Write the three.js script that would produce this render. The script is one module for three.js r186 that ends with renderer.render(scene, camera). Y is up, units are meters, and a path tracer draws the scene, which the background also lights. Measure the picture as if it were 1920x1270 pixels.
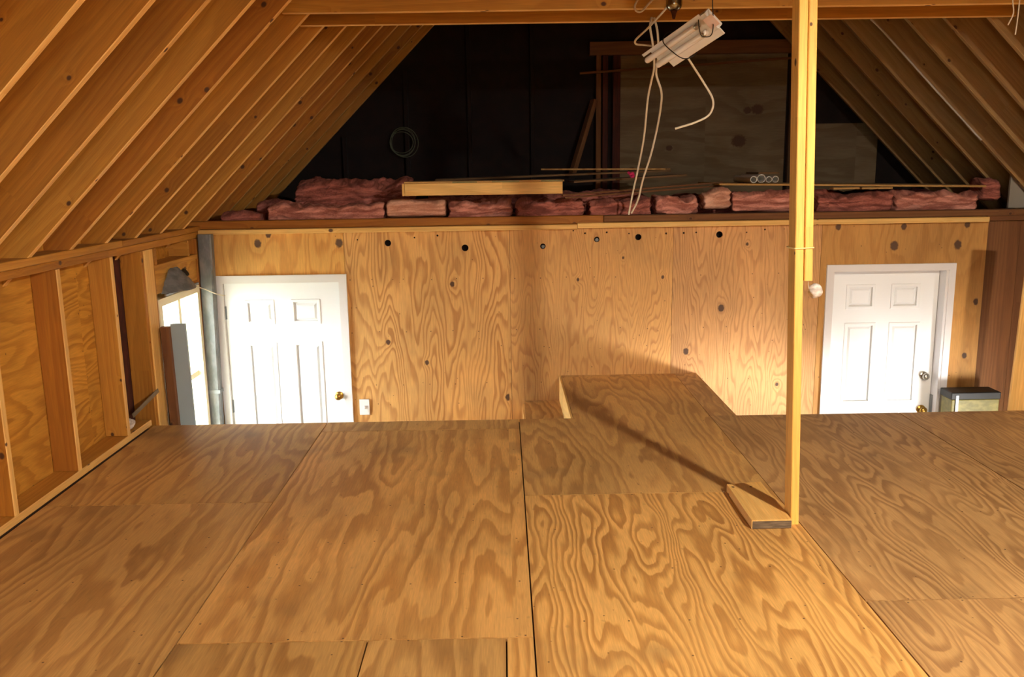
import * as THREE from 'three';
import { mergeGeometries, mergeVertices, toCreasedNormals } from 'three/addons/utils/BufferGeometryUtils.js';
import { ConvexGeometry } from 'three/addons/geometries/ConvexGeometry.js';
import { RectAreaLightUniformsLib } from 'three/addons/lights/RectAreaLightUniformsLib.js';
import { RoundedBoxGeometry } from 'three/addons/geometries/RoundedBoxGeometry.js';

// ---------------------------------------------------------------- camera, sky, exposure
const scene = new THREE.Scene();
const renderer = new THREE.WebGLRenderer({ antialias: true });
renderer.toneMapping = THREE.LinearToneMapping;
renderer.toneMappingExposure = 1.0;
renderer.shadowMap.enabled = true;
const camera = new THREE.PerspectiveCamera(2 * Math.atan(635 / 1639.27) * 180 / Math.PI, 1920 / 1270, 0.05, 200);
camera.position.set(0, 1.5719, 0);
{
  const m = new THREE.Matrix4().makeRotationZ(0.0151386);
  m.multiply(new THREE.Matrix4().makeRotationX(0.192171)).multiply(new THREE.Matrix4().makeRotationY(0.0084052));
  camera.quaternion.setFromRotationMatrix(m).invert();
}
scene.background = new THREE.Color(0.94, 1.0, 1.05);           // bright overcast sky
scene.backgroundIntensity = 33;
RectAreaLightUniformsLib.init();
const addedDayRight = new THREE.RectAreaLight(new THREE.Color(1.0, 0.97, 0.95), 125, 1.7, 0.62);   // area light added at the low right window, outshining the sky there
addedDayRight.position.set(4.125, -0.85, -3.8); addedDayRight.lookAt(0, -0.85, -3.8); scene.add(addedDayRight);
const LAMP_AT = [2.3, 2.56, -0.8], LAMP_POWER = 51, LAMP_COLOR = new THREE.Color(1.0, 0.88, 0.69);

// ---------------------------------------------------------------- main measures (metres, loft floor is y = 0)
const XL = -2.252, XR = 4.11, ZB = -6.556, ZE = -5.38, ZF = 1.2, ZG = -8.6, LOW = -1.27, PLATE = 1.19;
const CL = PLATE - XL, CR = 5.3, RX = (CR - CL) / 2, RY = RX + CL;   // rafter undersides: y - x = CL and x + y = CR

// ---------------------------------------------------------------- helpers
let seed = 7;
const rnd = () => { seed = (seed * 1664525 + 1013904223) >>> 0; return seed / 4294967296; };
const rr = (a, b) => a + (b - a) * rnd();
const V = (x, y, z) => new THREE.Vector3(x, y, z);
const PERM = new Uint8Array(512), GRX = new Float64Array(256), GRY = new Float64Array(256);
{
  const p = [...Array(256).keys()];
  for (let i = 255; i > 0; i--) { const j = Math.floor(rnd() * (i + 1)); [p[i], p[j]] = [p[j], p[i]]; }
  for (let i = 0; i < 512; i++) PERM[i] = p[i & 255];
  for (let i = 0; i < 256; i++) { const a = rnd() * Math.PI * 2; GRX[i] = Math.cos(a); GRY[i] = Math.sin(a); }
}
function noise(x, y) {                                    // 2-D gradient noise, about -0.7 .. 0.7
  const xf = Math.floor(x), yf = Math.floor(y), X = xf & 255, Y = yf & 255, fx = x - xf, fy = y - yf;
  const a = PERM[PERM[X] + Y], b = PERM[PERM[X + 1] + Y], c = PERM[PERM[X] + Y + 1], d = PERM[PERM[X + 1] + Y + 1];
  const u = fx * fx * fx * (fx * (fx * 6 - 15) + 10), v = fy * fy * fy * (fy * (fy * 6 - 15) + 10);
  const n0 = GRX[a] * fx + GRY[a] * fy, n1 = GRX[b] * (fx - 1) + GRY[b] * fy;
  const n2 = GRX[c] * fx + GRY[c] * (fy - 1), n3 = GRX[d] * (fx - 1) + GRY[d] * (fy - 1);
  return (n0 + (n1 - n0) * u) + ((n2 + (n3 - n2) * u) - (n0 + (n1 - n0) * u)) * v;
}
const sst = (a, b, x) => { const t = Math.min(1, Math.max(0, (x - a) / (b - a))); return t * t * (3 - 2 * t); };
const fbm = (x, y) => noise(x, y) + 0.5 * noise(x * 2.1 + 5, y * 2.1 + 9) + 0.25 * noise(x * 4.3 + 3, y * 4.3 + 1);

function toTexture(data, w, h) {
  const t = new THREE.DataTexture(data, w, h, THREE.RGBAFormat);
  t.colorSpace = THREE.SRGBColorSpace; t.magFilter = THREE.LinearFilter; t.minFilter = THREE.LinearFilter;
  t.wrapS = t.wrapT = THREE.RepeatWrapping; t.needsUpdate = true;
  return t;
}
// rotary-cut softwood veneer, 1.22 x 2.44 m; knots: [x, y, radius, grey]; nails: rows of screw heads
function plywoodTexture(s, W, H, { light, dark, K = 7, knots = [], nails = true, stain = 0.5, patch = null, fig = 1, thin = 0 }) {
  const data = new Uint8Array(W * H * 4), ox = s * 17.31, oy = s * 9.77;
  for (let j = 0; j < H; j++) {
    const y = (j + 0.5) / H * 2.44;
    for (let i = 0; i < W; i++) {
      const x = (i + 0.5) / W * 1.22;
      const wx = x + 0.035 * noise(x * 3 + ox, y * 1.3 + oy) + 0.01 * noise(x * 13 + ox, y * 4.5 + oy);
      let hgt = 1.1 * noise(wx * 2.0 + ox, y * 0.34 + oy) + 0.52 * fig * noise(wx * 4.7 - ox, y * 0.8 + oy + 40) + 0.2 * fig * noise(wx * 10 + oy, y * 1.7 + ox) + 0.06 * noise(wx * 24 + oy, y * 5 + ox) + 0.3 * wx;
      let kd = 0;
      for (const [kx, ky, kr] of knots) {
        const dx = (x - kx) / kr, dy = (y - ky) / (kr * 1.25), q = dx * dx + dy * dy;
        if (q < 60) { hgt += 0.16 * Math.exp(-q / 9); if (q < 2) kd = Math.max(kd, 1 - sst(0.75, 1.25, Math.sqrt(q) + 0.25 * noise(x * 60, y * 60))); }
      }
      const r = hgt * K + 0.10 * noise(x * 45 + ox, y * 5 + oy) + 0.05 * noise(x * 150, y * 14 + ox);
      const t = r - Math.floor(r);
      let d = sst(0.22 + 0.2 * thin, 0.72 + 0.06 * thin, t) * (1 - sst(0.84, 0.97, t));
      d *= 0.66 + 0.5 * noise(wx * 5 + 31, y * 1.1 + ox);
      const fibre = noise(x * 330 + ox, y * 16 + oy) * 0.085 + noise(x * 120, y * 5 + s) * 0.06;
      const tone = 1 + 0.13 * fbm(x * 1.7 + oy, y * 1.1 + ox) + fibre;
      let dirt = stain * sst(0.25, 0.75, fbm(x * 2.6 + 50 + ox, y * 2.2 + oy)) * 0.45;
      dirt += stain * 0.25 * sst(0.42, 0.6, noise(x * 38 + oy, y * 26 + ox));
      let R = light[0] + (dark[0] - light[0]) * d, G = light[1] + (dark[1] - light[1]) * d, B = light[2] + (dark[2] - light[2]) * d;
      R *= tone; G *= tone; B *= tone;
      R += (112 - R) * dirt * 0.8; G += (88 - G) * dirt * 0.8; B += (58 - B) * dirt * 0.8;
      if (kd > 0) { R += (74 - R) * kd * 0.9; G += (50 - G) * kd * 0.9; B += (34 - B) * kd * 0.9; }
      if (patch) for (const [px, py, pr] of patch) { const q = ((x - px) / pr) ** 2 + ((y - py) / (pr * 0.42)) ** 2; if (q < 1 && q > 0.93) { R *= 0.75; G *= 0.75; B *= 0.75; } }
      const k = (j * W + i) * 4;
      data[k] = Math.max(0, Math.min(255, R)); data[k + 1] = Math.max(0, Math.min(255, G)); data[k + 2] = Math.max(0, Math.min(255, B)); data[k + 3] = 255;
    }
  }
  const dot = (x, y, rad, c) => {
    const ci = x / 1.22 * W, cj = y / 2.44 * H, rp = rad / 1.22 * W;
    for (let j = Math.floor(cj - rp - 1); j <= cj + rp + 1; j++) for (let i = Math.floor(ci - rp - 1); i <= ci + rp + 1; i++) {
      if (i < 0 || j < 0 || i >= W || j >= H) continue;
      const a = 0.8 * (1 - sst(rp - 0.7, rp + 0.7, Math.hypot(i - ci, j - cj))), k = (j * W + i) * 4;
      for (let q = 0; q < 3; q++) data[k + q] += (c[q] - data[k + q]) * a;
    }
  };
  if (nails) for (const y of [0.012, 0.41, 0.81, 1.22, 1.63, 2.03, 2.428]) for (let x = 0.02; x < 1.22; x += 0.2) if (rnd() < 0.85) dot(x + rr(-0.03, 0.03), y + rr(-0.006, 0.006), 0.0035, [58, 38, 24]);
  if (nails) for (let n = 0; n < 40; n++) dot(rr(0, 1.22), rr(0, 2.44), rr(0.0015, 0.004), [84, 58, 34]);
  return toTexture(data, W, H);
}
// straight-grained sawn lumber, 0.3 x 2.4 m
function lumberTexture(s, { light, dark, knots = 6, W = 256, H = 1024 }) {
  const data = new Uint8Array(W * H * 4), ks = [];
  for (let n = 0; n < knots; n++) ks.push([rr(0.02, 0.28), rr(0.05, 2.35), rr(0.005, 0.013)]);
  for (let j = 0; j < H; j++) for (let i = 0; i < W; i++) {
    const x = (i + 0.5) / W * 0.3, y = (j + 0.5) / H * 2.4;
    let h = x * 24 + 2.4 * noise(x * 7 + s * 3, y * 0.8 + s) + 0.4 * noise(x * 20, y * 2 + s * 5), kd = 0;
    for (const [kx, ky, kr] of ks) {
      const q = ((x - kx) / kr) ** 2 + ((y - ky) / (kr * 1.3)) ** 2;
      if (q < 50) { h += 1.4 * Math.exp(-q / 6); kd = Math.max(kd, 1 - sst(0.6, 1.3, Math.sqrt(q))); }
    }
    const t = h - Math.floor(h);
    const d = sst(0.1, 0.85, t) * (1 - sst(0.88, 1, t)) * 0.38 + 0.5 * (0.5 + noise(x * 9 + s, y * 0.7 + s * 2));
    const tone = 1 + 0.1 * noise(x * 260, y * 9 + s) + 0.1 * fbm(x * 4 + s, y * 1.2);
    const k = (j * W + i) * 4;
    for (let q = 0; q < 3; q++) {
      let c = (light[q] + (dark[q] - light[q]) * d) * tone;
      c += ([62, 34, 18][q] - c) * kd * 0.85;
      data[k + q] = Math.max(0, Math.min(255, c));
    }
    data[k + 3] = 255;
  }
  return toTexture(data, W, H);
}
function mottleTexture(s, a, b, f = 20, W = 256) {
  const data = new Uint8Array(W * W * 4);
  for (let j = 0; j < W; j++) for (let i = 0; i < W; i++) {
    const n = sst(-0.6, 0.6, fbm(i / W * f + s, j / W * f + s * 2) + 0.4 * noise(i * 0.6, j * 0.17 + s)), k = (j * W + i) * 4;
    for (let q = 0; q < 3; q++) data[k + q] = a[q] + (b[q] - a[q]) * n;
    data[k + 3] = 255;
  }
  return toTexture(data, W, W);
}
const mat = (o) => new THREE.MeshStandardMaterial({ roughness: 0.8, metalness: 0, ...o });

// ---- scene-graph helpers
const taken = new Map();
function numbered(n) { const k = taken.get(n) ?? 0; taken.set(n, k + 1); return k ? `${n}_${String(k).padStart(3, '0')}` : n; }
const lit = (m) => { m.castShadow = m.receiveShadow = true; return m; };
function tag(o, label, category, group) { o.userData = { ...o.userData, label, category }; if (group) o.userData.group = group; return o; }
function thing(name, label, category, pos = [0, 0, 0], group) { const g = new THREE.Group(); g.name = numbered(name); g.position.set(...pos); scene.add(g); return tag(g, label, category, group); }
function single(name, geo, m, label, category, group) { const o = lit(new THREE.Mesh(geo, m)); o.name = numbered(name); scene.add(o); return tag(o, label, category, group); }
function struct(name, label) { const g = new THREE.Group(); g.name = name; g.userData = { kind: 'structure', label, category: name.split('_')[0] }; scene.add(g); return g; }
const names = new WeakMap();
function part(parent, name, geo, m, label) {
  const o = lit(new THREE.Mesh(geo, m));
  const c = names.get(parent) ?? {}; names.set(parent, c);
  const k = c[name] ?? 0; c[name] = k + 1; o.name = k ? `${name}_${String(k).padStart(3, '0')}` : name;
  if (label) o.userData.label = label;
  parent.add(o); return o;
}
// box given by its corners
function bx(x0, x1, y0, y1, z0, z1) { const g = new THREE.BoxGeometry(Math.abs(x1 - x0), Math.abs(y1 - y0), Math.abs(z1 - z0)); g.translate((x0 + x1) / 2, (y0 + y1) / 2, (z0 + z1) / 2); return g; }
// uv by the dominant axis of each face, in metres: long = 'x' | 'y' | 'z' is the grain direction
function grainUV(g, long, su = 0.3, sv = 2.4, ou = 0, ov = 0, org = [0, 0, 0]) {
  const G = g.index ? g.toNonIndexed() : g, p = G.attributes.position, n = G.attributes.normal, uv = new Float32Array(p.count * 2);
  const L = 'xyz'.indexOf(long);
  for (let i = 0; i < p.count; i++) {
    const P = [p.getX(i) - org[0], p.getY(i) - org[1], p.getZ(i) - org[2]], N = [Math.abs(n.getX(i)), Math.abs(n.getY(i)), Math.abs(n.getZ(i))];
    const ax = N.indexOf(Math.max(...N));
    let a, b;
    if (ax === L) { [a, b] = [0, 1, 2].filter((q) => q !== L).map((q) => P[q]); b *= sv / su * 0.3; }   // end grain
    else { b = P[L]; a = P[3 - L - ax] + (ax === 1 ? 0.07 : 0); }
    uv[i * 2] = a / su + ou; uv[i * 2 + 1] = b / sv + ov;
  }
  G.setAttribute('uv', new THREE.BufferAttribute(uv, 2));
  return G;
}
// sawn timber with eased edges, length along x, centred; cross-section h (y) x w (z)
function timber(L, h, w, e = 0.0035, ou = 0, ov = 0) {
  const s = new THREE.Shape(), a = w / 2, b = h / 2;
  s.moveTo(-a + e, -b); s.lineTo(a - e, -b); s.lineTo(a, -b + e); s.lineTo(a, b - e); s.lineTo(a - e, b); s.lineTo(-a + e, b); s.lineTo(-a, b - e); s.lineTo(-a, -b + e); s.closePath();
  const g = new THREE.ExtrudeGeometry(s, { depth: L, bevelEnabled: false });
  g.rotateY(Math.PI / 2); g.translate(-L / 2, 0, 0);
  return grainUV(g, 'x', 0.3, 2.4, ou, ov);
}
// timber between corners, grain along its longest side or the given axis
function lumberBox(x0, x1, y0, y1, z0, z1, axis) {
  const d = [x1 - x0, y1 - y0, z1 - z0], L = axis ? 'xyz'.indexOf(axis) : d.indexOf(Math.max(...d));
  let g;
  const ou = rnd(), ov = rnd();
  if (L === 0) g = timber(d[0], d[1], d[2], 0.0035, ou, ov);
  else if (L === 1) { g = timber(d[1], d[0], d[2], 0.0035, ou, ov); g.rotateZ(Math.PI / 2); }
  else { g = timber(d[2], d[1], d[0], 0.0035, ou, ov); g.rotateY(Math.PI / 2); }
  g.translate((x0 + x1) / 2, (y0 + y1) / 2, (z0 + z1) / 2);
  return g;
}
// painted light: the brighter-lit narrow side gets a paler material (slot 1)
function edgeGroup(g, test) {
  const n = g.attributes.normal, c = n.count; g.clearGroups();
  for (let i = 0, from = 0, cur = null; i <= c; i += 3) { const k = i < c ? (test(n.getX(i), n.getY(i), n.getZ(i)) ? 1 : 0) : -1; if (k !== cur) { if (cur !== null) g.addGroup(from, i - from, cur); from = i; cur = k; } }
  return g;
}
function tube(pts, r, seg = 60, rad = 8, closed = false) { return new THREE.TubeGeometry(new THREE.CatmullRomCurve3(pts.map((p) => V(...p)), closed), seg, r, rad, closed); }
function along(geo, from, to) {                            // geometry built along +x, centred, moved between two points
  const a = V(...from), b = V(...to), d = b.clone().sub(a).normalize();
  const up = Math.abs(d.y) > 0.95 ? V(0, 0, 1) : V(0, 1, 0), z = new THREE.Vector3().crossVectors(d, up).normalize(), y = new THREE.Vector3().crossVectors(z, d);
  geo.applyMatrix4(new THREE.Matrix4().makeBasis(d, y, z).setPosition(a.add(b).multiplyScalar(0.5)));
  return geo;
}
const polyShape = (pts, holes = []) => {
  const s = new THREE.Shape(pts.map(([x, y]) => new THREE.Vector2(x, y)));
  for (const h of holes) s.holes.push(h);
  return s;
};
const circlePath = (x, y, r, n = 14) => { const p = new THREE.Path(); for (let i = 0; i <= n; i++) { const a = -i / n * Math.PI * 2; i ? p.lineTo(x + r * Math.cos(a), y + r * Math.sin(a)) : p.moveTo(x + r, y); } return p; };
const rectPath = (x0, x1, y0, y1) => { const p = new THREE.Path(); p.moveTo(x0, y0); p.lineTo(x0, y1); p.lineTo(x1, y1); p.lineTo(x1, y0); p.closePath(); return p; };

// ---------------------------------------------------------------- materials
// water stains on the boarded attic opening, in metres on the sheet
const GSPOTS = [[0.70, 0.327, 0.055], [0.994, 0.496, 0.045], [0.985, 0.40, 0.03], [0.644, 2.1, 0.025], [0.436, 1.744, 0.03]];
const FL = [214, 166, 102], FD = [160, 108, 56];
const floorTone = [
  [[200, 155, 89], [162, 116, 60], 5.5], [[216, 166, 96], [176, 124, 63], 5.5], [[226, 175, 101], [166, 114, 56], 8.5],
  [[190, 149, 96], [148, 108, 65], 9], [[204, 159, 94], [166, 120, 65], 6], [[188, 147, 94], [146, 106, 65], 9.5]];
const floorMats = floorTone.map(([light, dark, K], i) => mat({ map: plywoodTexture(i + 1, 768, 1536, { light, dark, K, stain: 0.8, fig: [0.9, 0.8, 1.5, 1.3, 0.9, 1.2][i] }), roughness: 0.62 }));
const wallX = [-2.30, -1.191, 0.048, 1.274, 2.39, 3.64];
const wallKnots = [
  [[-1.831, 1.05, 0.024], [-1.224, 1.044, 0.026], [-1.747, 1.116, 0.02]],
  [[-0.389, 0.722, 0.016], [-0.89, 0.283, 0.016], [0.019, -0.166, 0.02], [-0.6, 0.12, 0.05 * 0.3]],
  [[0.56, 0.74, 0.01], [1.2, 0.75, 0.01], [0.9, 0.9, 0.008]],
  [[1.649, 0.505, 0.022], [1.389, 0.173, 0.02], [1.831, 0.988, 0.01], [2.1, -0.1, 0.012]],
  [[2.511, 1.108, 0.02], [3.004, 1.101, 0.02], [3.481, 1.109, 0.02], [2.942, 0.958, 0.028], [3.421, 0.959, 0.027], [3.597, 0.522, 0.02], [3.542, 0.103, 0.018]]];
const wallTone = [
  [[214, 159, 81], [190, 129, 59], 5], [[210, 160, 94], [168, 114, 58], 9], [[206, 156, 92], [178, 125, 70], 15], [[207, 156, 99], [174, 122, 72], 13], [[184, 135, 70], [168, 118, 58], 4]];
const wallMats = wallTone.map(([light, dark, K], i) => mat({ map: plywoodTexture(i + 21, 512, 1024, { light, dark, K, nails: true, stain: 0.3, thin: i === 1 ? 0.5 : 1, fig: i === 1 ? 1.4 : 1.1, knots: wallKnots[i].map(([x, y, r]) => [x - wallX[i], y - LOW, r]) }), roughness: 0.7 }));
const sheathMats = [[[200, 144, 52], [162, 106, 28], 9], [[196, 140, 50], [164, 108, 30], 7]].map(([light, dark, K], i) => mat({ map: plywoodTexture(i + 41, 512, 1024, { light, dark, K, stain: 0.3, knots: [[0.3, 0.5, 0.018], [0.9, 1.1, 0.02], [0.5, 1.9, 0.02], [0.75, 0.3, 0.015]] }), roughness: 0.75 }));
const lumTex = {
  orange: [0, 1, 2, 3].map((i) => lumberTexture(i + 1, { light: [[184, 126, 40], [176, 114, 30], [194, 140, 54], [180, 122, 38]][i], dark: [[154, 96, 20], [144, 84, 15], [166, 110, 32], [150, 94, 22]][i], knots: 7 })),
  pale: [0, 1].map((i) => lumberTexture(i + 11, { light: [234, 192, 116], dark: [212, 160, 84], knots: 5 })),
  tan: [0, 1].map((i) => lumberTexture(i + 25, { light: [[166, 134, 84], [156, 122, 74]][i], dark: [[138, 106, 62], [128, 96, 54]][i], knots: 5 })),
  yellow: [lumberTexture(33, { light: [248, 202, 108], dark: [232, 178, 84], knots: 6 })],
  dark: [0, 1].map((i) => lumberTexture(i + 15, { light: [92, 62, 38], dark: [64, 40, 24], knots: 4 })),
};
const M = {
  orange: lumTex.orange.map((map) => mat({ map, roughness: 0.7 })),
  pale: lumTex.pale.map((map) => mat({ map, roughness: 0.7 })),
  tan: lumTex.tan.map((map) => mat({ map, roughness: 0.75 })),
  yellow: mat({ map: lumTex.yellow[0], roughness: 0.65 }),
  dark: lumTex.dark.map((map) => mat({ map, roughness: 0.85 })),
  redbrown: mat({ map: mottleTexture(3, [84, 34, 20], [58, 22, 14], 12), roughness: 0.85 }),
  brownboard: mat({ map: lumberTexture(19, { light: [126, 84, 46], dark: [96, 58, 30], knots: 2 }), roughness: 0.85 }),
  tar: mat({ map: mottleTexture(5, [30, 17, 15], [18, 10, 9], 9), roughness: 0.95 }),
  doorWhite: mat({ color: 0xf0f3f4, roughness: 0.45 }),
  casing: mat({ color: 0xe6e4e4, roughness: 0.5 }),
  brass: mat({ color: 0xb08a45, roughness: 0.3, metalness: 1 }),
  nickel: mat({ color: 0xb8b4a8, roughness: 0.3, metalness: 1 }),
  steel: mat({ color: 0x8b8f93, roughness: 0.45, metalness: 0.8 }),
  galv: mat({ map: mottleTexture(8, [136, 138, 138], [108, 112, 114], 8), roughness: 0.5, metalness: 0.35 }),
  whiteMetal: mat({ color: 0xf1ede6, roughness: 0.4 }),
  tubeGlass: mat({ color: 0xfaf9f6, roughness: 0.25 }),
  plasticWhite: mat({ color: 0xe9e7e2, roughness: 0.45 }),
  cable: mat({ color: 0xe0d4bc, roughness: 0.55 }),
  black: mat({ color: 0x171512, roughness: 0.6 }),
  concrete: mat({ map: mottleTexture(11, [112, 98, 84], [90, 78, 66], 14), roughness: 0.9 }),
  gravel: mat({ map: mottleTexture(12, [168, 164, 150], [120, 128, 100], 60), roughness: 1 }),
  siding: mat({ color: 0x8f8a80, roughness: 0.9 }),
  pink: [0, 1, 2].map((i) => mat({ map: mottleTexture(30 + i, [[228, 160, 142], [204, 126, 110], [236, 186, 160]][i], [[150, 88, 74], [122, 66, 56], [184, 126, 102]][i], 8), roughness: 1 })),
  scrapPly: mat({ map: mottleTexture(14, [120, 92, 58], [92, 66, 40], 10), roughness: 0.9 }),
  scrapEdge: mat({ map: mottleTexture(15, [196, 158, 96], [158, 118, 66], 24), roughness: 0.9 }),
  gableBoard: mat({ map: plywoodTexture(51, 512, 1024, { light: [122, 106, 80], dark: [104, 86, 62], K: 3, stain: 1, nails: false, knots: GSPOTS }), roughness: 0.95 }),
  foam: mat({ color: 0x9fb0b8, roughness: 0.7 }),
  olive: mat({ map: mottleTexture(17, [132, 122, 62], [108, 100, 48], 6), roughness: 0.55 }),
  cream: mat({ color: 0xf6ecc8, roughness: 0.5 }),
  glass: new THREE.MeshPhysicalMaterial({ color: 0xffffff, roughness: 0.02, transmission: 1, thickness: 0, ior: 1.5 }),
  tape: mat({ map: mottleTexture(18, [226, 220, 216], [176, 168, 162], 6), roughness: 0.8 }),
};
const pick = (a) => a[Math.floor(rnd() * a.length)];

// ================================================================= THE SETTING
// ---- outdoors: only ground
{
  const g = new THREE.PlaneGeometry(80, 80); g.rotateX(-Math.PI / 2); g.translate(0, -1.9, 0);
  const u = g.attributes.uv; for (let i = 0; i < u.count; i++) u.setXY(i, u.getX(i) * 12, u.getY(i) * 12);
  const o = lit(new THREE.Mesh(g, M.gravel)); o.name = 'ground'; o.userData = { kind: 'structure', label: 'pale gravelly ground outside the windows', category: 'ground' }; scene.add(o);
}
// ---- loft floor: deck of plywood sheets with open joints
const floor = struct('floor', 'loft floor of worn plywood sheets with open joints');
{
  part(floor, 'joist_deck', mergeGeometries([bx(XL - 0.1, XR, -0.25, -0.0185, ZE + 0.002, ZF), bx(0.434, 1.469, -0.19, -0.0185, ZB + 0.002, ZE + 0.002)]), M.dark[0]);
  const sheet = (m, pts, x0, z1, flip) => {
    const g0 = 0.0022, cx = pts.reduce((s, p) => s + p[0], 0) / pts.length;
    const s = polyShape(pts.map(([x, z]) => [x, -z]));
    const g = new THREE.ExtrudeGeometry(s, { depth: 0.018, bevelEnabled: false });
    g.rotateX(-Math.PI / 2); g.translate(0, -0.018, 0);
    const G = grainUV(g, 'z', 1.22, flip ? -2.44 : 2.44, 0, 0, [x0, 0, z1]);
    part(floor, 'plywood_sheet', G, m);
  };
  const q = 0.003;
  const rect = (m, x0, x1, z0, z1, flip = false, ux = x0, uz = z1) => sheet(floorMats[m], [[x0 + q, z0 + q], [x1 - q, z0 + q], [x1 - q, z1 - q], [x0 + q, z1 - q]], ux, uz, flip);
  const c0 = XL + 0.01, c1 = -1.137, c2 = 0.083, c3 = 1.303, c4 = 2.513, c5 = 3.733;
  rect(0, c0, c1, ZE, -4.02); rect(4, c0, c1, -4.02, -1.58, true); rect(1, c0, c1, -1.58, 0.86); rect(2, c0, c1, 0.86, ZF);
  rect(4, c1, c2, ZE, -5.174); rect(1, c1, c2, -5.174, -2.734);
  rect(0, c1, -0.484, -2.734, -0.3); rect(4, -0.484, -0.011, -2.734, -0.3, true); rect(1, -0.011, c2, -2.734, -0.3); rect(2, c1, c2, -0.3, ZF);
  sheet(floorMats[4], [[c2 + q, -4.05 - q], [c2 + q, ZE + q], [0.43, ZE + q], [0.43, ZB + 0.003], [c3 - q / 2, ZB + 0.003], [c3 - q / 2, -4.05 - q]], c2, -4.05, false);
  rect(2, c2, c3, -4.05, -1.61); rect(0, c2, c3, -1.61, 0.83); rect(1, c2, c3, 0.83, ZF);
  sheet(floorMats[3], [[c3 + q / 2, -2.94 - q], [c3 + q / 2, ZB + 0.003], [1.473, ZB + 0.003], [1.473, ZE + q], [c4 - q, ZE + q], [c4 - q, -2.94 - q]], c3, -2.94, true);
  rect(5, c3, c4, -2.94, -0.5); rect(3, c3, c4, -0.5, ZF);
  rect(5, c4, c5, ZE, -4.16); rect(3, c4, c5, -4.16, -1.72, true); rect(5, c4, c5, -1.72, 0.72, true); rect(3, c4, c5, 0.72, ZF);
  rect(3, c5, XR - 0.01, ZE, -2.9, true); rect(5, c5, XR - 0.01, -2.9, -0.46); rect(3, c5, XR - 0.01, -0.46, ZF);
}
// ---- lower level floor
{
  const f = lit(new THREE.Mesh(grainUV(bx(XL - 0.15, XR + 0.1, LOW - 0.1, LOW, ZG, ZF), 'z', 2, 2), M.concrete));
  f.name = 'floor_lower'; f.userData = { kind: 'structure', label: 'brown floor of the lower level below the loft', category: 'floor' }; scene.add(f);
}
// ---- back wall of plywood panels with bored holes
const wallBack = struct('wall_back', 'plywood-panelled back wall with bored holes and two doors');
{
  const holes = [[-0.862, 1.038, 0.025], [-0.286, 0.993, 0.026], [1.012, 1.053, 0.024], [1.62, 1.063, 0.025], [0.297, 0.996, 0.021], [0.701, 1.041, 0.021],
    ...[[-1.088, 1.066], [-0.662, 1.075], [-0.49, 1.088], [0.525, 1.108], [0.613, 1.088], [0.776, 1.092], [0.942, 1.081], [1.446, 1.081], [1.352, 1.079], [1.824, 1.076], [1.961, 1.095], [1.22, 1.077]].map(([x, y], i) => [x, y, 0.006 + (i % 3) * 0.001])];
  const D1 = [-2.14, -1.21, 0.782], D2 = [2.468, 3.388, 0.795], T = 1.135, q = 0.0012;
  const outlines = [
    [[-2.30, LOW], [D1[0], LOW], [D1[0], D1[2]], [D1[1], D1[2]], [D1[1], LOW], [-1.191 - q, LOW], [-1.191 - q, T], [-2.30, T]],
    null, null, null,
    [[2.39 + q, LOW], [D2[0], LOW], [D2[0], D2[2]], [D2[1], D2[2]], [D2[1], LOW], [3.64, LOW], [3.64, T], [2.39 + q, T]]];
  for (let i = 0; i < 5; i++) {
    const x0 = wallX[i] + q, x1 = wallX[i + 1] - q;
    const s = polyShape(outlines[i] ?? [[x0, LOW], [x1, LOW], [x1, T], [x0, T]], holes.filter((h) => h[0] > x0 + 0.03 && h[0] < x1 - 0.03).map((h) => circlePath(...h)));
    const g = new THREE.ExtrudeGeometry(s, { depth: 0.016, bevelEnabled: false }); g.translate(0, 0, ZB - 0.016);
    part(wallBack, 'plywood_panel', grainUV(g, 'y', 1.22, 2.44, 0, 0, [wallX[i], LOW, 0]), wallMats[i]);
  }
  // pale plugs seen in two of the bored holes
  for (const [x, y] of [[0.297, 0.996], [0.701, 1.041]]) { const g = new THREE.CylinderGeometry(0.013, 0.013, 0.02, 12); g.rotateX(Math.PI / 2); g.translate(x + 0.004, y - 0.005, ZB - 0.04); part(wallBack, 'hole_plug', g, M.galv); }
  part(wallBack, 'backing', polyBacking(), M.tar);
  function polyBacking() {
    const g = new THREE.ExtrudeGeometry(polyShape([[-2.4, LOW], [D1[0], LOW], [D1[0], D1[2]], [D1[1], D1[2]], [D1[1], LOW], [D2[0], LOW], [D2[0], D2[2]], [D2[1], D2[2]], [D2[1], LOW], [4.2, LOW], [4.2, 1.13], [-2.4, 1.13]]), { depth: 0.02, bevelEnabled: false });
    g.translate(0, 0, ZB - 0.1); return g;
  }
  part(wallBack, 'end_board', lumberBox(3.645, 3.90, LOW, 1.13, ZB - 0.06, ZB - 0.03, 'y'), M.brownboard);
  part(wallBack, 'end_board', lumberBox(3.905, 4.10, LOW, 1.13, ZB - 0.07, ZB - 0.04, 'y'), M.brownboard);
}
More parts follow.
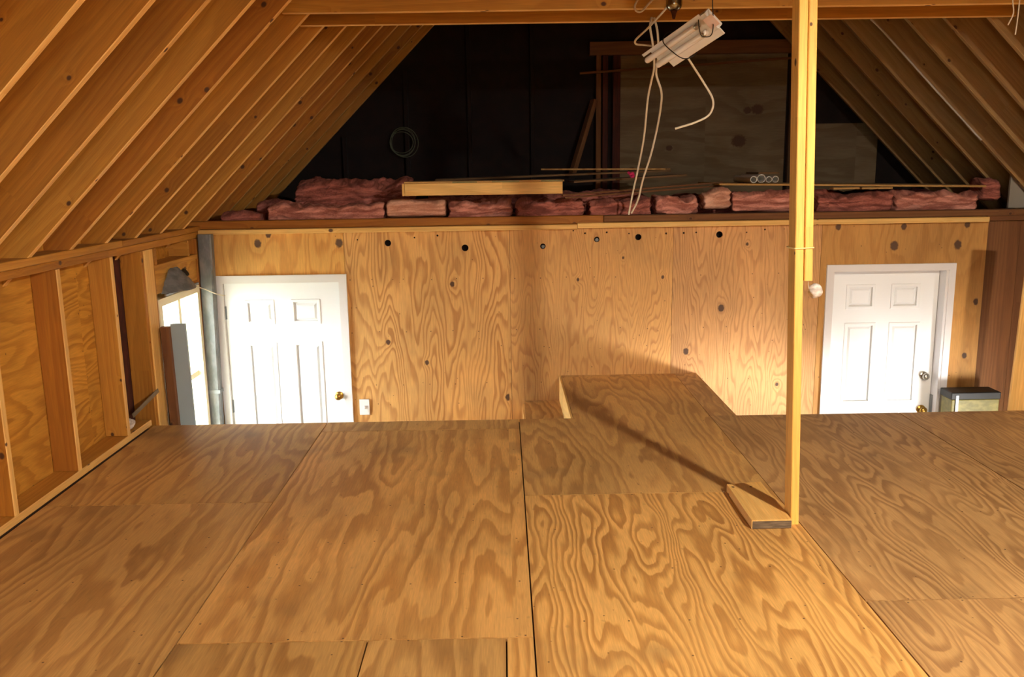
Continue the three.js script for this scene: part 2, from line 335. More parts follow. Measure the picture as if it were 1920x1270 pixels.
// ---- timbers along the top of the back wall
{
  const t1 = struct('trim_1', 'pale lumber ledger along the top of the plywood wall');
  part(t1, 'ledger', lumberBox(XL, 0.55, 1.122, 1.158, ZB - 0.02, ZB + 0.045), M.pale[0]);
  part(t1, 'ledger', lumberBox(0.553, 3.62, 1.128, 1.166, ZB - 0.02, ZB + 0.045), M.pale[1]);
  part(t1, 'ledger', lumberBox(3.625, 4.10, 1.135, 1.170, ZB - 0.05, ZB + 0.01), M.brownboard);
  const t2 = struct('trim_2', 'darker upper plate above the pale ledger of the back wall');
  part(t2, 'plate', lumberBox(XL - 0.1, 0.75, 1.16, 1.218, ZB - 0.12, ZB - 0.005), M.orange[1]);
  part(t2, 'plate', lumberBox(0.755, 4.10, 1.168, 1.216, ZB - 0.12, ZB - 0.008), M.brownboard);
}
// ---- left wall: knee wall with studs, then the stretch beside the stairwell with its window
const WIN = { z0: -6.43, z1: -5.66, y0: -0.92, y1: 0.765 };
const wallLeft = struct('wall_left', 'open-framed left knee wall with studs and plywood sheathing');
{
  const X0 = XL - 0.135;
  part(wallLeft, 'bottom_plate', edgeGroup(lumberBox(X0, XL, 0.001, 0.04, ZE + 0.005, ZF), (x) => x > 0.6), [M.orange[2], M.pale[0]]);  // paler inner edge: lamp light put into the colour
  part(wallLeft, 'top_plate', lumberBox(X0, XL, 1.108, 1.148, -5.12, ZF), M.orange[0]);
  part(wallLeft, 'top_plate', lumberBox(X0, XL + 0.003, 1.15, PLATE, -5.2, ZF), M.orange[2]);
  part(wallLeft, 'top_plate', lumberBox(X0, XL + 0.003, 1.15, PLATE - 0.004, ZB, -5.203), M.orange[3]);
  part(wallLeft, 'top_plate', lumberBox(X0, XL - 0.004, 1.102, 1.147, ZB, -5.123), M.orange[0]);
  for (let z = -5.045; z < ZF; z += 0.6156) part(wallLeft, 'stud', edgeGroup(lumberBox(X0, XL, 0.042, 1.106, z - 0.019, z + 0.019), (x) => x > 0.6), [pick(M.orange), M.pale[1]]);  // inner stud edges painted paler to look more strongly lit
  part(wallLeft, 'stud', lumberBox(X0, XL, -1.2, 1.10, -5.49, -5.452), M.orange[0]);
  part(wallLeft, 'stud', lumberBox(X0, XL + 0.006, -1.2, 1.10, -5.625, -5.494), M.pale[1]);
  part(wallLeft, 'stud', lumberBox(X0, XL, -1.2, 1.10, -5.655, -5.628), M.orange[3]);
  part(wallLeft, 'stud', lumberBox(X0, XL, -1.2, 1.10, -6.54, -6.45), M.orange[1]);
  // above the window: cripple frame with its small recess
  part(wallLeft, 'header', lumberBox(X0, XL, 0.955, 0.99, -6.448, -5.645), M.orange[2]);
  part(wallLeft, 'cripple', lumberBox(X0, XL, 0.992, 1.10, -5.70, -5.66), M.orange[3]);
  part(wallLeft, 'cripple', lumberBox(X0, XL, 0.992, 1.10, -6.30, -6.265), M.orange[2]);
  part(wallLeft, 'panel', grainUV(bx(XL - 0.03, XL - 0.012, 0.80, 0.953, -6.448, -5.645), 'z', 1.22, 2.44), sheathMats[1]);
  // exterior sheathing, one panel per bay group
  const seams = [-5.09, -4.41, -3.2, -1.98, -0.76, 0.46, ZF];
  for (let i = 0; i + 1 < seams.length; i++) part(wallLeft, 'plywood_panel', grainUV(bx(X0 - 0.016, X0 - 0.001, 0, 1.25, seams[i] + 0.001, seams[i + 1] - 0.001), 'z', 1.22, 2.44, i * 0.23, i * 0.31), sheathMats[i % 2]);
  part(wallLeft, 'old_board', bx(X0 - 0.016, X0 - 0.001, 0, 1.25, -5.65, -5.092), M.redbrown);
  part(wallLeft, 'old_board', bx(X0 - 0.016, X0 - 0.001, 0.77, 1.25, -6.7, -5.652), sheathMats[0]);
  // siding outside, with the window opening
  const s = polyShape([[-ZF, -1.9], [-ZG, -1.9], [-ZG, 1.365], [-ZF, 1.365]], [rectPath(-WIN.z1, -WIN.z0, WIN.y0, WIN.y1)]);
  const g = new THREE.ExtrudeGeometry(s, { depth: 0.03, bevelEnabled: false }); g.rotateY(-Math.PI / 2 + Math.PI); g.translate(X0 - 0.05, 0, 0);
  part(wallLeft, 'siding', g, M.siding);
}
// ---- right wall
const WIN2 = { z0: -4.70, z1: -2.90, y0: -1.21, y1: -0.49 };
const wallRight = struct('wall_right', 'open-framed right knee wall and end wall of the stairwell');
{
  part(wallRight, 'bottom_plate', lumberBox(XR, XR + 0.13, 0.001, 0.04, ZE, ZF), M.orange[0]);
  part(wallRight, 'top_plate', lumberBox(XR, XR + 0.13, 1.15, PLATE, ZB, ZF), M.orange[2]);
  for (let z = -5.36; z < ZF; z += 0.61) part(wallRight, 'stud', lumberBox(XR, XR + 0.13, 0.042, 1.148, z - 0.019, z + 0.019), pick(M.orange));
  part(wallRight, 'plywood_panel', grainUV(bx(XR + 0.131, XR + 0.147, 0, 1.25, ZE, ZF), 'z', 1.22, 2.44), sheathMats[0]);
  const s = polyShape([[-ZF, -1.9], [-ZG, -1.9], [-ZG, 1.365], [-ZF, 1.365]], [rectPath(-WIN2.z1, -WIN2.z0, WIN2.y0, WIN2.y1), rectPath(5.62, 6.42, -1.22, -0.45)]);
  const g = new THREE.ExtrudeGeometry(s, { depth: 0.03, bevelEnabled: false }); g.rotateY(-Math.PI / 2 + Math.PI); g.translate(XR + 0.15, 0, 0);
  part(wallRight, 'siding', g, M.siding);
}
// ---- front gable behind the camera, with an opening added for fill light
{
  const w = struct('wall_front', 'plywood front gable wall behind the viewer with an added window for fill light');
  const s = polyShape([[XL - 0.2, -1.9], [XR + 0.2, -1.9], [XR + 0.2, 1.3], [RX, RY + 0.45], [XL - 0.2, 1.3]], [rectPath(-0.45, 0.6, 1.2, 1.9)]);
  const g = new THREE.ExtrudeGeometry(s, { depth: 0.1, bevelEnabled: false }); g.translate(0, 0, ZF);
  part(w, 'plywood_panel', grainUV(g, 'y', 1.22, 2.44), sheathMats[0]);
}
// ---- far gable of the attic
const gable = struct('wall_attic', 'dark far gable of the attic with timber framing');
{
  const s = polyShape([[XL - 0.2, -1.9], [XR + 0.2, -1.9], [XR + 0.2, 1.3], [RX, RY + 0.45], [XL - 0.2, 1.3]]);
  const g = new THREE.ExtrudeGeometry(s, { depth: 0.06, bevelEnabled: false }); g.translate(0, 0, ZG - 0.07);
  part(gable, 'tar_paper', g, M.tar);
  const Z = ZG + 0.001;
  part(gable, 'boarding', grainUV(bx(1.13, 2.72, 1.24, 2.60, Z, Z + 0.015), 'x', 1.22, 2.44, 0.1, 0.2), M.gableBoard);
  part(gable, 'boarding', grainUV(bx(2.83, 3.62, 1.24, 1.95, Z, Z + 0.012), 'x', 1.22, 2.44, 0.5, 0.6), M.gableBoard);
  part(gable, 'header', lumberBox(0.84, 3.0, 2.60, 2.72, Z, Z + 0.09), M.brownboard);
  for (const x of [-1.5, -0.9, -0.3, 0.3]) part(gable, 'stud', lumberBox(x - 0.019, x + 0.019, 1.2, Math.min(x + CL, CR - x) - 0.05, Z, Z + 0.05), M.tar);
  part(gable, 'stud', lumberBox(0.90, 0.945, 1.2, 2.6, Z, Z + 0.09), M.brownboard);
  part(gable, 'stud', lumberBox(0.96, 1.01, 1.2, 2.6, Z, Z + 0.09), M.redbrown);
  part(gable, 'stud', lumberBox(1.06, 1.13, 1.2, 2.6, Z, Z + 0.07), M.redbrown);
  part(gable, 'stud', lumberBox(2.74, 2.82, 1.2, 2.6, Z, Z + 0.07), M.dark[0]);
  part(gable, 'brace', along(timber(0.72, 0.04, 0.09), [0.66, 1.5, Z + 0.2], [0.88, 2.2, Z + 0.12]), M.brownboard);
}
// ---- roof: rafters at 0.411 m, decking, ridge, two collar ties
const ceiling = struct('ceiling', 'steep open-raftered roof with two collar ties');
{
  const litEdge = [mat({ map: lumTex.pale[0], roughness: 0.75 }), mat({ map: lumTex.pale[1], roughness: 0.75 })];  // paler left rafter undersides: floor-bounce light painted into the colour
  const zs = []; for (let k = -13; k <= 10; k++) zs.push(-4.181 - 0.411 * k);
  const S2 = Math.SQRT1_2, geosL = [], geosR = [];
  const make = (side) => {
    const footX = side < 0 ? XL - 0.16 : CR - PLATE + 0.16, run = Math.abs(RX - footX) - 0.02, L = run * Math.SQRT2;
    const g = timber(L, 0.235, 0.038, 0.003, rnd(), rnd());
    edgeGroup(g, (x, y) => y < -0.6);
    g.translate(L / 2, 0.1175, 0);
    if (side < 0) g.rotateZ(Math.PI / 4); else { g.rotateY(Math.PI); g.rotateZ(-Math.PI / 4); }
    g.translate(footX, side < 0 ? footX + CL : CR - footX, 0);
    return g;
  };
  for (let i = 0; i < 6; i++) { geosL.push(make(-1)); geosR.push(make(1)); }
  zs.forEach((z, i) => {
    for (const side of [-1, 1]) {
      const m = side > 0 ? M.tan[i % 2] : M.orange[(i * 3 + (side > 0 ? 2 : 0) + (i >> 2)) % 4];
      part(ceiling, 'rafter', (side < 0 ? geosL : geosR)[(i * 5 + 2) % 6], [m, side > 0 ? m : litEdge[i % 2]]).position.z = z;
    }
  });
  const LD = 5.32;
  for (const side of [-1, 1]) {
    const fx = side < 0 ? XL - 0.4 : CR - PLATE + 0.4;
    for (let k = 0; k < 4; k++) {
      const z1 = ZF + 0.1 - k * 2.48, z0 = Math.max(z1 - 2.48, ZG - 0.1);
      const g = new THREE.BoxGeometry(LD, 0.02, z1 - z0); g.translate(LD / 2, 0.247, 0);
      if (side < 0) g.rotateZ(Math.PI / 4); else { g.rotateY(Math.PI); g.rotateZ(-Math.PI / 4); }
      g.translate(fx, side < 0 ? fx + CL : CR - fx, (z0 + z1) / 2);
      part(ceiling, 'roof_sheathing', g, M.brownboard);
    }
  }
  part(ceiling, 'ridge_board', lumberBox(RX - 0.019, RX + 0.019, RY - 0.02, RY + 0.3, ZG, ZF), M.orange[0]);
  for (const [z, y] of [[-4.965, 2.402], [-5.376, 2.402]]) {
    const h = 0.14, x0 = y - CL - 0.12, x1 = CR - y + 0.12;
    part(ceiling, 'collar_tie', edgeGroup(lumberBox(x0, x1, y, y + h, z, z + 0.038, 'x'), (a, b) => b < -0.6), [z > -5 ? M.orange[2] : M.orange[0], M.pale[0]]);  // underside coloured paler as if lit from below
  }
}
// ---- attic deck behind the wall
{
  const a = struct('floor_attic', 'dark attic deck behind the plywood wall');
  part(a, 'deck', bx(XL - 0.14, XR + 0.14, 1.08, 1.155, ZG, ZB - 0.105), M.dark[1]);
}
// ---- windows
function windowUnit(name, label, axis, at, a0, a1, y0, y1, thick, bars, wm = M.pale) {   // axis 'x' : lies in a plane of constant x
  const w = struct(name, label), fr = 0.05;
  const B = (p0, p1, q0, q1, t0, t1) => axis === 'x' ? bx(t0, t1, q0, q1, p0, p1) : bx(p0, p1, q0, q1, t0, t1);
  const t0 = at - thick, t1 = at;
  part(w, 'jamb', B(a0, a0 + fr, y0, y1, t0, t1), wm[0]); part(w, 'jamb', B(a1 - fr, a1, y0, y1, t0, t1), wm[0]);
  part(w, 'head', B(a0 + fr, a1 - fr, y1 - fr, y1, t0, t1), wm[1]); part(w, 'sill', B(a0 + fr, a1 - fr, y0, y0 + fr, t0, t1), wm[1]);
  const tm = (t0 + t1) / 2;
  for (const b of bars) part(w, 'sash_bar', b.v !== undefined ? B(b.v - 0.022, b.v + 0.022, y0 + fr, y1 - fr, tm - 0.025, tm + 0.025) : B(a0 + fr, a1 - fr, b.h - 0.02, b.h + 0.02, tm - 0.03, tm + 0.03), wm[1]);
  part(w, 'pane', B(a0 + fr, a1 - fr, y0 + fr, y1 - fr, tm - 0.003, tm + 0.003), M.glass);
}
windowUnit('window_1', 'bright window at the left end of the stairwell', 'x', XL + 0.005, WIN.z0, WIN.z1, WIN.y0, WIN.y1, 0.14, [{ v: -6.13 }, { h: 0.11 }], [M.cream, M.cream]);
windowUnit('window_2', 'small low window below the loft on the right', 'x', XR + 0.16, WIN2.z0, WIN2.z1, WIN2.y0, WIN2.y1, 0.12, []);
windowUnit('window_added_3', 'unseen window added in the front gable behind the viewer for fill light', 'z', ZF + 0.1, -0.45, 0.6, 1.2, 1.9, 0.1, []);  // added as a fill source for floor and rafters
windowUnit('window_4', 'low window at the right end of the stairwell', 'x', XR + 0.16, -6.42, -5.62, -1.22, -0.45, 0.12, []);

// ---- six-panel doors
function panelDoor(name, label, o) {
  const d = struct(name, label), { x0, x1, top, zf, m, panels } = o, T = 0.04;
  // slab face with real recesses and raised fields
  const s = polyShape([[x0, LOW + 0.01], [x1, LOW + 0.01], [x1, top], [x0, top]], panels.map((p) => rectPath(p[0], p[1], p[2], p[3])));
  const face = new THREE.ExtrudeGeometry(s, { depth: 0.012, bevelEnabled: false }); face.translate(0, 0, zf - 0.012);
  const slab = part(d, 'slab', mergeGeometries([face.toNonIndexed(), bx(x0, x1, LOW + 0.01, top, zf - T, zf - 0.0119).toNonIndexed()].map((g) => { g.deleteAttribute('uv'); return g; })), m);
  for (const [a, b, c, e] of panels) {
    const i = 0.03, sh = polyShape([[a + i + 0.012, c + i + 0.012], [b - i - 0.012, c + i + 0.012], [b - i - 0.012, e - i - 0.012], [a + i + 0.012, e - i - 0.012]]);
    const g = new THREE.ExtrudeGeometry(sh, { depth: 0.002, bevelEnabled: true, bevelThickness: 0.009, bevelSize: 0.014, bevelSegments: 1 }); g.translate(0, 0, zf - 0.013);
    part(slab, 'raised_panel', g, m);
    // moulding round the recess
    const w = 0.012, mo = new THREE.ExtrudeGeometry(polyShape([[a, c], [b, c], [b, e], [a, e]], [rectPath(a + w, b - w, c + w, e - w)]), { depth: 0.004, bevelEnabled: true, bevelThickness: 0.004, bevelSize: 0.006, bevelSegments: 2 });
    mo.translate(0, 0, zf - 0.002); part(slab, 'moulding', mo, m);
  }
  const [cx0, cx1, cy] = o.casing, cw = o.cw, zc = ZB + 0.001;
  part(d, 'casing', bx(cx0, cx0 + cw, LOW, cy, zc, zc + 0.02), M.casing); part(d, 'casing', bx(cx1 - cw, cx1, LOW, cy, zc, zc + 0.02), M.casing);
  part(d, 'casing', bx(cx0 + cw, cx1 - cw, cy - cw, cy, zc, zc + 0.02), M.casing);
  const j = 0.02;
  part(d, 'jamb', bx(x0 - j - 0.003, x0 - 0.003, LOW, top + 0.003, ZB - 0.13, zc + 0.012), M.casing); part(d, 'jamb', bx(x1 + 0.004, x1 + 0.004 + j, LOW, top + 0.003, ZB - 0.13, zc + 0.012), M.casing);
  part(d, 'jamb', bx(x0 - j, x1 + j, top + 0.004, top + 0.024, ZB - 0.13, zc + 0.012), M.casing);
  for (const [x, y, r, mm, nm] of o.knobs) {
    const pts = [[0, 0.062], [r * 0.6, 0.06], [r, 0.048], [r * 0.92, 0.034], [r * 0.45, 0.022], [r * 0.42, 0.008], [r * 1.15, 0.006], [r * 1.2, 0]].map(([a, b]) => new THREE.Vector2(a, b)).reverse();
    const g = new THREE.LatheGeometry(pts, 20); g.rotateX(Math.PI / 2); g.translate(x, y, zf); part(d, nm, g, mm);
  }
  for (const [x, y] of o.hinges) { const g = mergeGeometries([bx(x - 0.012, x + 0.012, y - 0.05, y + 0.05, zf - 0.002, zf + 0.003), new THREE.CylinderGeometry(0.006, 0.006, 0.1, 10).translate(x, y, zf + 0.008)]); part(d, 'hinge', g, M.steel); }
  if (o.strike) part(d, 'strike_plate', bx(...o.strike), M.steel);
  return d;
}
panelDoor('door_1', 'white six-panel door at the left glaring in the window light', {
  x0: -2.108, x1: -1.243, top: 0.752, zf: ZB - 0.004, m: M.doorWhite, casing: [-2.172, -1.182, 0.812], cw: 0.058,
  panels: [[-1.608, -1.397, 0.441, 0.62], [-1.955, -1.744, 0.441, 0.62], [-1.608, -1.397, -0.40, 0.292], [-1.955, -1.744, -0.40, 0.292], [-1.608, -1.397, -1.10, -0.55], [-1.955, -1.744, -1.10, -0.55]],
  knobs: [[-1.285, -0.13, 0.027, M.brass, 'deadbolt'], [-1.285, -0.40, 0.03, M.brass, 'knob']], hinges: [[-2.112, 0.53], [-2.112, -0.2], [-2.112, -1.0]] });
panelDoor('door_2', 'six-panel door at the right with white casing beside the olive box', {
  x0: 2.50, x1: 3.342, top: 0.763, zf: -6.64, m: M.doorWhite, casing: [2.438, 3.415, 0.822], cw: 0.05,
  panels: [[2.638, 2.85, 0.471, 0.652], [2.984, 3.196, 0.471, 0.652], [2.638, 2.868, -0.285, 0.352], [2.984, 3.214, -0.285, 0.352], [2.638, 2.868, -1.05, -0.42], [2.984, 3.214, -1.05, -0.42]],
  knobs: [[3.278, -0.07, 0.027, M.nickel, 'deadbolt'], [3.278, -0.345, 0.03, M.brass, 'knob']], hinges: [], strike: [3.3385, 3.3458, -0.40, -0.22, -6.636, -6.60] });

// ---- stairs going down to the left from the landing
{
  const st = thing('staircase', 'plywood stairs descending left from the landing along the back wall', 'stairs');
  for (let k = 0; k < 5; k++) {
    const x1 = 0.428 - 0.285 * k, y = -0.196 - 0.214 * k;
    part(st, 'tread', grainUV(bx(x1 - 0.287, x1 - 0.002, y - 0.025, y, ZB + 0.003, ZE - 0.01), 'z', 1.22, 2.44, k * 0.2, 0.3), floorMats[4]);
    part(st, 'riser', grainUV(bx(x1 - 0.014, x1 - 0.001, y + 0.001, k ? y + 0.188 : -0.001, ZB + 0.003, ZE - 0.01), 'z', 1.22, 2.44, k * 0.2, 0.1), M.pale[0]);
    part(st, 'stringer', bx(x1 - 0.284, x1 - 0.016, Math.max(y - 0.25, LOW + 0.001), y - 0.026, ZE - 0.06, ZE - 0.02), M.orange[0]);
  }
}

// ================================================================= THINGS
// ---- leaning two-by-four post with a second stud strapped to it
{
  const p = thing('support_post', 'tall two-by-four post with a shorter stud strapped to its right side', 'post', [1.274, 0, -3.685]);
  const lean = -0.0303, H = 4.0;
  const g = timber(H, 0.036, 0.089, 0.003, 0.3, 0.1); g.rotateZ(Math.PI / 2); g.translate(0, H / 2, 0);
  const shear = new THREE.Matrix4().set(1, lean, 0, 0, 0, 1, 0, 0, 0, 0, 1, 0, 0, 0, 0, 1);
  g.applyMatrix4(shear); part(p, 'stud', g, M.yellow);
  const H2 = 2.85, g2 = timber(H2, 0.034, 0.089, 0.003, 0.7, 0.5); g2.rotateZ(Math.PI / 2); g2.translate(0.0395, 1.09 + H2 / 2, 0.004); g2.applyMatrix4(new THREE.Matrix4().set(1, lean * 1.05, 0, 0.001, 0, 1, 0, 0, 0, 0, 1, 0, 0, 0, 0, 1)); part(p, 'strapped_stud', g2, M.yellow);
  const y = 1.226, cx = 0.0185 + lean * y, a = 0.039, b = 0.0485;
  part(p, 'strap', tube([[cx - a, y, -b], [cx - a, y, b], [cx - a + 0.004, y, b + 0.001], [cx + a - 0.004, y + 0.003, b + 0.004], [cx + a, y + 0.003, b], [cx + a, y + 0.003, -b]], 0.003, 60, 6, true), mat({ color: 0xf0dc9a, roughness: 0.5 }), 'yellow plastic strap');
}
{
  const s = polyShape([[1.071, 3.600], [1.246, 3.605], [1.246, 4.075], [1.075, 4.045]].map(([x, z]) => [x, z]));
  const g = new THREE.ExtrudeGeometry(s, { depth: 0.036, bevelEnabled: true, bevelThickness: 0.002, bevelSize: 0.002, bevelSegments: 1 }); g.rotateX(-Math.PI / 2); g.translate(0, 0.003, 0);
  const o = thing('wood_block', 'angled scrap of thick board lying against the foot of the post', 'wood block', [1.16, 0, -3.8]);
  g.translate(-1.16, 0, 3.8);
  const G = grainUV(g, 'z', 0.3, 2.4, 0.2, 0.4), top = G.clone();
  part(o, 'board', G, [M.pale[1]][0]);
  // weathered grey sawn edge strip along the front
  part(o, 'sawn_edge', grainUV(bx(1.073 - 1.16, 1.244 - 1.16, 0.003, 0.037, 0.2025, 0.2045), 'x', 0.3, 2.4), mat({ map: mottleTexture(21, [120, 104, 84], [84, 72, 58], 40), roughness: 0.95 }), 'grey rough sawn edge');
}
// ---- ball of tape hanging on a thread beside the post
{
  const b = thing('tape_ball', 'crumpled white ball hanging on a thread under the strapped stud', 'ball', [1.316, 1.044, -3.655]);
  const g = mergeVertices(new THREE.IcosahedronGeometry(0.031, 5)); const p = g.attributes.position;
  for (let i = 0; i < p.count; i++) { const v = V(p.getX(i), p.getY(i), p.getZ(i)), k = 1 + 0.12 * noise(v.x * 50 + 3, v.y * 50 + v.z * 40) + 0.06 * noise(v.x * 160, v.z * 160); p.setXYZ(i, v.x * k, v.y * k, v.z * k); }
  g.computeVertexNormals(); part(b, 'ball', g, M.tape);
  part(b, 'thread', tube([[-0.03, 0.046, 0.0], [-0.0305, 0.02, 0.004], [-0.027, 0.004, 0.006]], 0.0013, 10, 5), M.cable);
}
// ---- hanging twin-tube shop light
{
  const A = V(0.835, 2.131, -4.9), B = V(1.022, 2.251, -4.45), ax = B.clone().sub(A), L = ax.length(); ax.normalize();
  let w = V(0.10, -0.085, 0.0); w.addScaledVector(ax, -w.dot(ax)).normalize();
  const n = new THREE.Vector3().crossVectors(ax, w).normalize(); if (n.dot(V(-0.8, -0.6, 4.6)) < 0) n.negate();
  const f = thing('tube_light', 'unlit white twin-tube shop light hanging tilted from the collar tie', 'light fixture', A.clone().add(B).multiplyScalar(0.5).toArray());
  const Q = new THREE.Matrix4().makeBasis(ax, w, n.clone());
  if (Q.determinant() < 0) { w.negate(); Q.makeBasis(ax, w, n); }
  const sgn = w.y < 0 ? 1 : -1;                            // sgn * w points to the lower right
  const add = (name, g, m, l) => { g.applyMatrix4(Q); return part(f, name, g, m, l); };
  add('channel', new RoundedBoxGeometry(L, 0.105, 0.04, 2, 0.004).translate(0, 0, -0.035), M.whiteMetal);
  add('reflector', bx(-L / 2 + 0.06, L / 2 + 0.01, sgn * 0.05, sgn * 0.088, -0.018, -0.012), M.whiteMetal);
  add('reflector', bx(-L / 2 - 0.06, L / 2 - 0.03, sgn * -0.066, sgn * -0.05, -0.012, -0.008), M.whiteMetal);
  for (const s of [-1, 1]) {
    const t = new THREE.CapsuleGeometry(0.0165, L * 0.86, 6, 16); t.rotateZ(Math.PI / 2); t.translate(-0.05 + (s === sgn ? 0.02 : -0.02), s * 0.027, 0.006); add('fluorescent_tube', t, M.tubeGlass);
    const c = new THREE.LatheGeometry([[0, 0.026], [0.010, 0.026], [0.014, 0.02], [0.0155, 0]].map((q) => new THREE.Vector2(...q)).reverse(), 18); c.rotateX(Math.PI / 2); c.translate(L / 2 - 0.07, s * 0.027, 0.0); add('lampholder', c, M.nickel);
  }
  add('wiring_tag', bx(L / 2 - 0.02, L / 2 + 0.05, sgn * -0.034, sgn * 0.03, 0.0, 0.003), mat({ color: 0xf4dcd6, roughness: 0.7 }), 'pinkish paper tag at the upper end');
  // black hanging cord wrapped round it
  const pt = (a, b, c) => ax.clone().multiplyScalar(a).addScaledVector(w, b * sgn).addScaledVector(n, c).toArray();
  part(f, 'tie_cord', tube([pt(-0.07, -0.07, -0.05), pt(-0.08, -0.066, 0.01), pt(-0.06, 0.0, 0.03), pt(-0.03, 0.07, 0.03), pt(0.0, 0.094, 0.0), pt(-0.02, 0.09, -0.06), pt(-0.05, 0, -0.07)], 0.0028, 60, 6, true), M.black);
  part(f, 'tie_cord', tube([pt(0.22, -0.05, 0.01), pt(0.205, -0.01, 0.034), pt(0.19, 0.02, 0.036), pt(0.235, 0.045, 0.03), [0.095, 0.21, 0.262], [0.13, 0.42, 0.27]], 0.0026, 60, 6), M.black);
}
// ---- cables
single('electrical_cable', tube([[0.80, 2.53, -4.90], [0.745, 2.455, -4.90], [0.722, 2.41, -4.895], [0.728, 2.385, -4.89], [0.752, 2.38, -4.89], [0.79, 2.415, -4.895], [0.83, 2.46, -4.90], [0.87, 2.53, -4.905]], 0.0055), M.cable, 'short cable loop hanging in front of the near collar tie', 'cable');
single('electrical_cable', tube([[0.93, 2.45, -4.90], [0.895, 2.405, -4.90], [0.85, 2.355, -4.905], [0.79, 2.295, -4.91], [0.728, 2.236, -4.92], [0.732, 2.224, -4.93], [0.78, 2.222, -4.97], [0.83, 2.221, -5.0]], 0.0055), M.cable, 'cable bent back sharply just left of the tube light', 'cable');
single('electrical_cable', tube([[0.885, 2.42, -5.33], [0.872, 2.37, -5.31], [0.886, 2.28, -5.3], [0.915, 2.16, -5.40], [0.925, 2.09, -5.55], [0.93, 2.00, -5.70], [0.955, 1.76, -6.0], [0.965, 1.56, -6.3], [0.948, 1.36, -6.46], [0.93, 1.225, -6.50]], 0.0068, 90), M.cable, 'left strand of the long white cable pair hanging to the wall top', 'cable');
single('electrical_cable', tube([[0.90, 2.42, -5.335], [0.915, 2.34, -5.31], [0.93, 2.22, -5.35], [0.945, 2.12, -5.5], [0.985, 2.03, -5.55], [1.02, 1.94, -5.75], [1.03, 1.80, -5.95], [1.02, 1.65, -6.1], [1.0, 1.48, -6.3], [0.985, 1.32, -6.45], [0.95, 1.235, -6.50]], 0.0068, 90), M.cable, 'right strand of the long white cable pair hanging to the wall top', 'cable');
single('electrical_cable', tube([[0.99, 2.14, -4.82], [1.03, 2.09, -4.84], [1.10, 2.013, -4.9], [1.15, 1.93, -4.9], [1.155, 1.89, -4.9], [1.135, 1.844, -4.9], [1.06, 1.805, -4.88], [0.95, 1.772, -4.9]], 0.0058, 70), M.cable, 'white cable curling down and left from the tube light', 'cable');
single('electrical_cable', tube([[2.52, 2.60, -4.5], [2.52, 2.347, -4.5], [2.529, 2.285, -4.5], [2.507, 2.23, -4.5]], 0.003, 30, 6), M.cable, 'thin white wire with a hooked end at the upper right', 'wire');
single('electrical_cable', tube([[2.56, 2.60, -4.5], [2.554, 2.347, -4.5], [2.552, 2.259, -4.5], [2.548, 2.184, -4.5]], 0.003, 30, 6), M.cable, 'thin straight white wire at the upper right', 'wire');
single('electrical_cable', tube([[2.66, 2.585, -6.56], [2.715, 2.535, -6.55], [3.1, 2.15, -6.55], [3.529, 1.725, -6.55]], 0.007, 40, 8), mat({ color: 0xb5aca0, roughness: 0.6 }), 'pale conduit running down along a right rafter in the attic', 'conduit');
// ---- metal can hanging at the top edge
{
  const c = thing('can_lamp', 'shiny metal can with a brown socket hanging from the collar tie', 'lamp', [0.878, 2.34, -4.62]);
  const g = new THREE.LatheGeometry([[0.0, 0.0], [0.024, 0.0], [0.036, 0.012], [0.041, 0.03], [0.041, 0.12], [0.036, 0.125], [0, 0.125]].map((q) => new THREE.Vector2(...q)), 28); part(c, 'can', g, mat({ color: 0x9c9c94, roughness: 0.22, metalness: 1 }));
  const s = new THREE.LatheGeometry([[0.0, -0.042], [0.007, -0.04], [0.012, -0.015], [0.017, -0.004], [0.017, 0.0], [0, 0]].map((q) => new THREE.Vector2(...q)), 16); part(c, 'socket', s, M.redbrown);
  part(c, 'hanger', tube([[0.0, 0.125, 0], [0.01, 0.3, -0.1], [0.01, 0.35, -0.31]], 0.003, 20, 6), M.black);
}
// ---- hanging lamp beside the viewer: the warm light in the loft
{
  const l = thing('hanging_lamp', 'warm pendant lamp beside the viewer with an added wide dome keeping light off the attic', 'lamp', LAMP_AT);
  part(l, 'bulb', new THREE.SphereGeometry(0.07, 28, 20), mat({ color: 0xfff2df, roughness: 0.4, emissive: LAMP_COLOR, emissiveIntensity: 12 }));
  const dome = new THREE.LatheGeometry([[0.03, 0.13], [0.06, 0.125], [0.16, 0.085], [0.27, 0.02], [0.34, -0.045], [0.343, -0.043], [0.272, 0.024], [0.162, 0.09], [0.062, 0.131], [0.03, 0.136]].map((q) => new THREE.Vector2(...q)), 48);
  part(l, 'added_dome_shade', dome, mat({ color: 0xd8d4cc, roughness: 0.5 }));  // dome added and shaped to cut the lamp light toward the attic
  part(l, 'socket', new THREE.CylinderGeometry(0.022, 0.028, 0.09, 20).translate(0, 0.1, 0), M.black);
  part(l, 'cord', tube([[0, 0.14, 0], [0.002, 0.25, 0], [0, CR - LAMP_AT[0] - LAMP_AT[1] + 0.02, 0]], 0.004, 20, 6), M.black);
  const p = new THREE.PointLight(LAMP_COLOR, LAMP_POWER, 0, 2); p.castShadow = true; p.shadow.radius = 3.5; l.add(p);
}

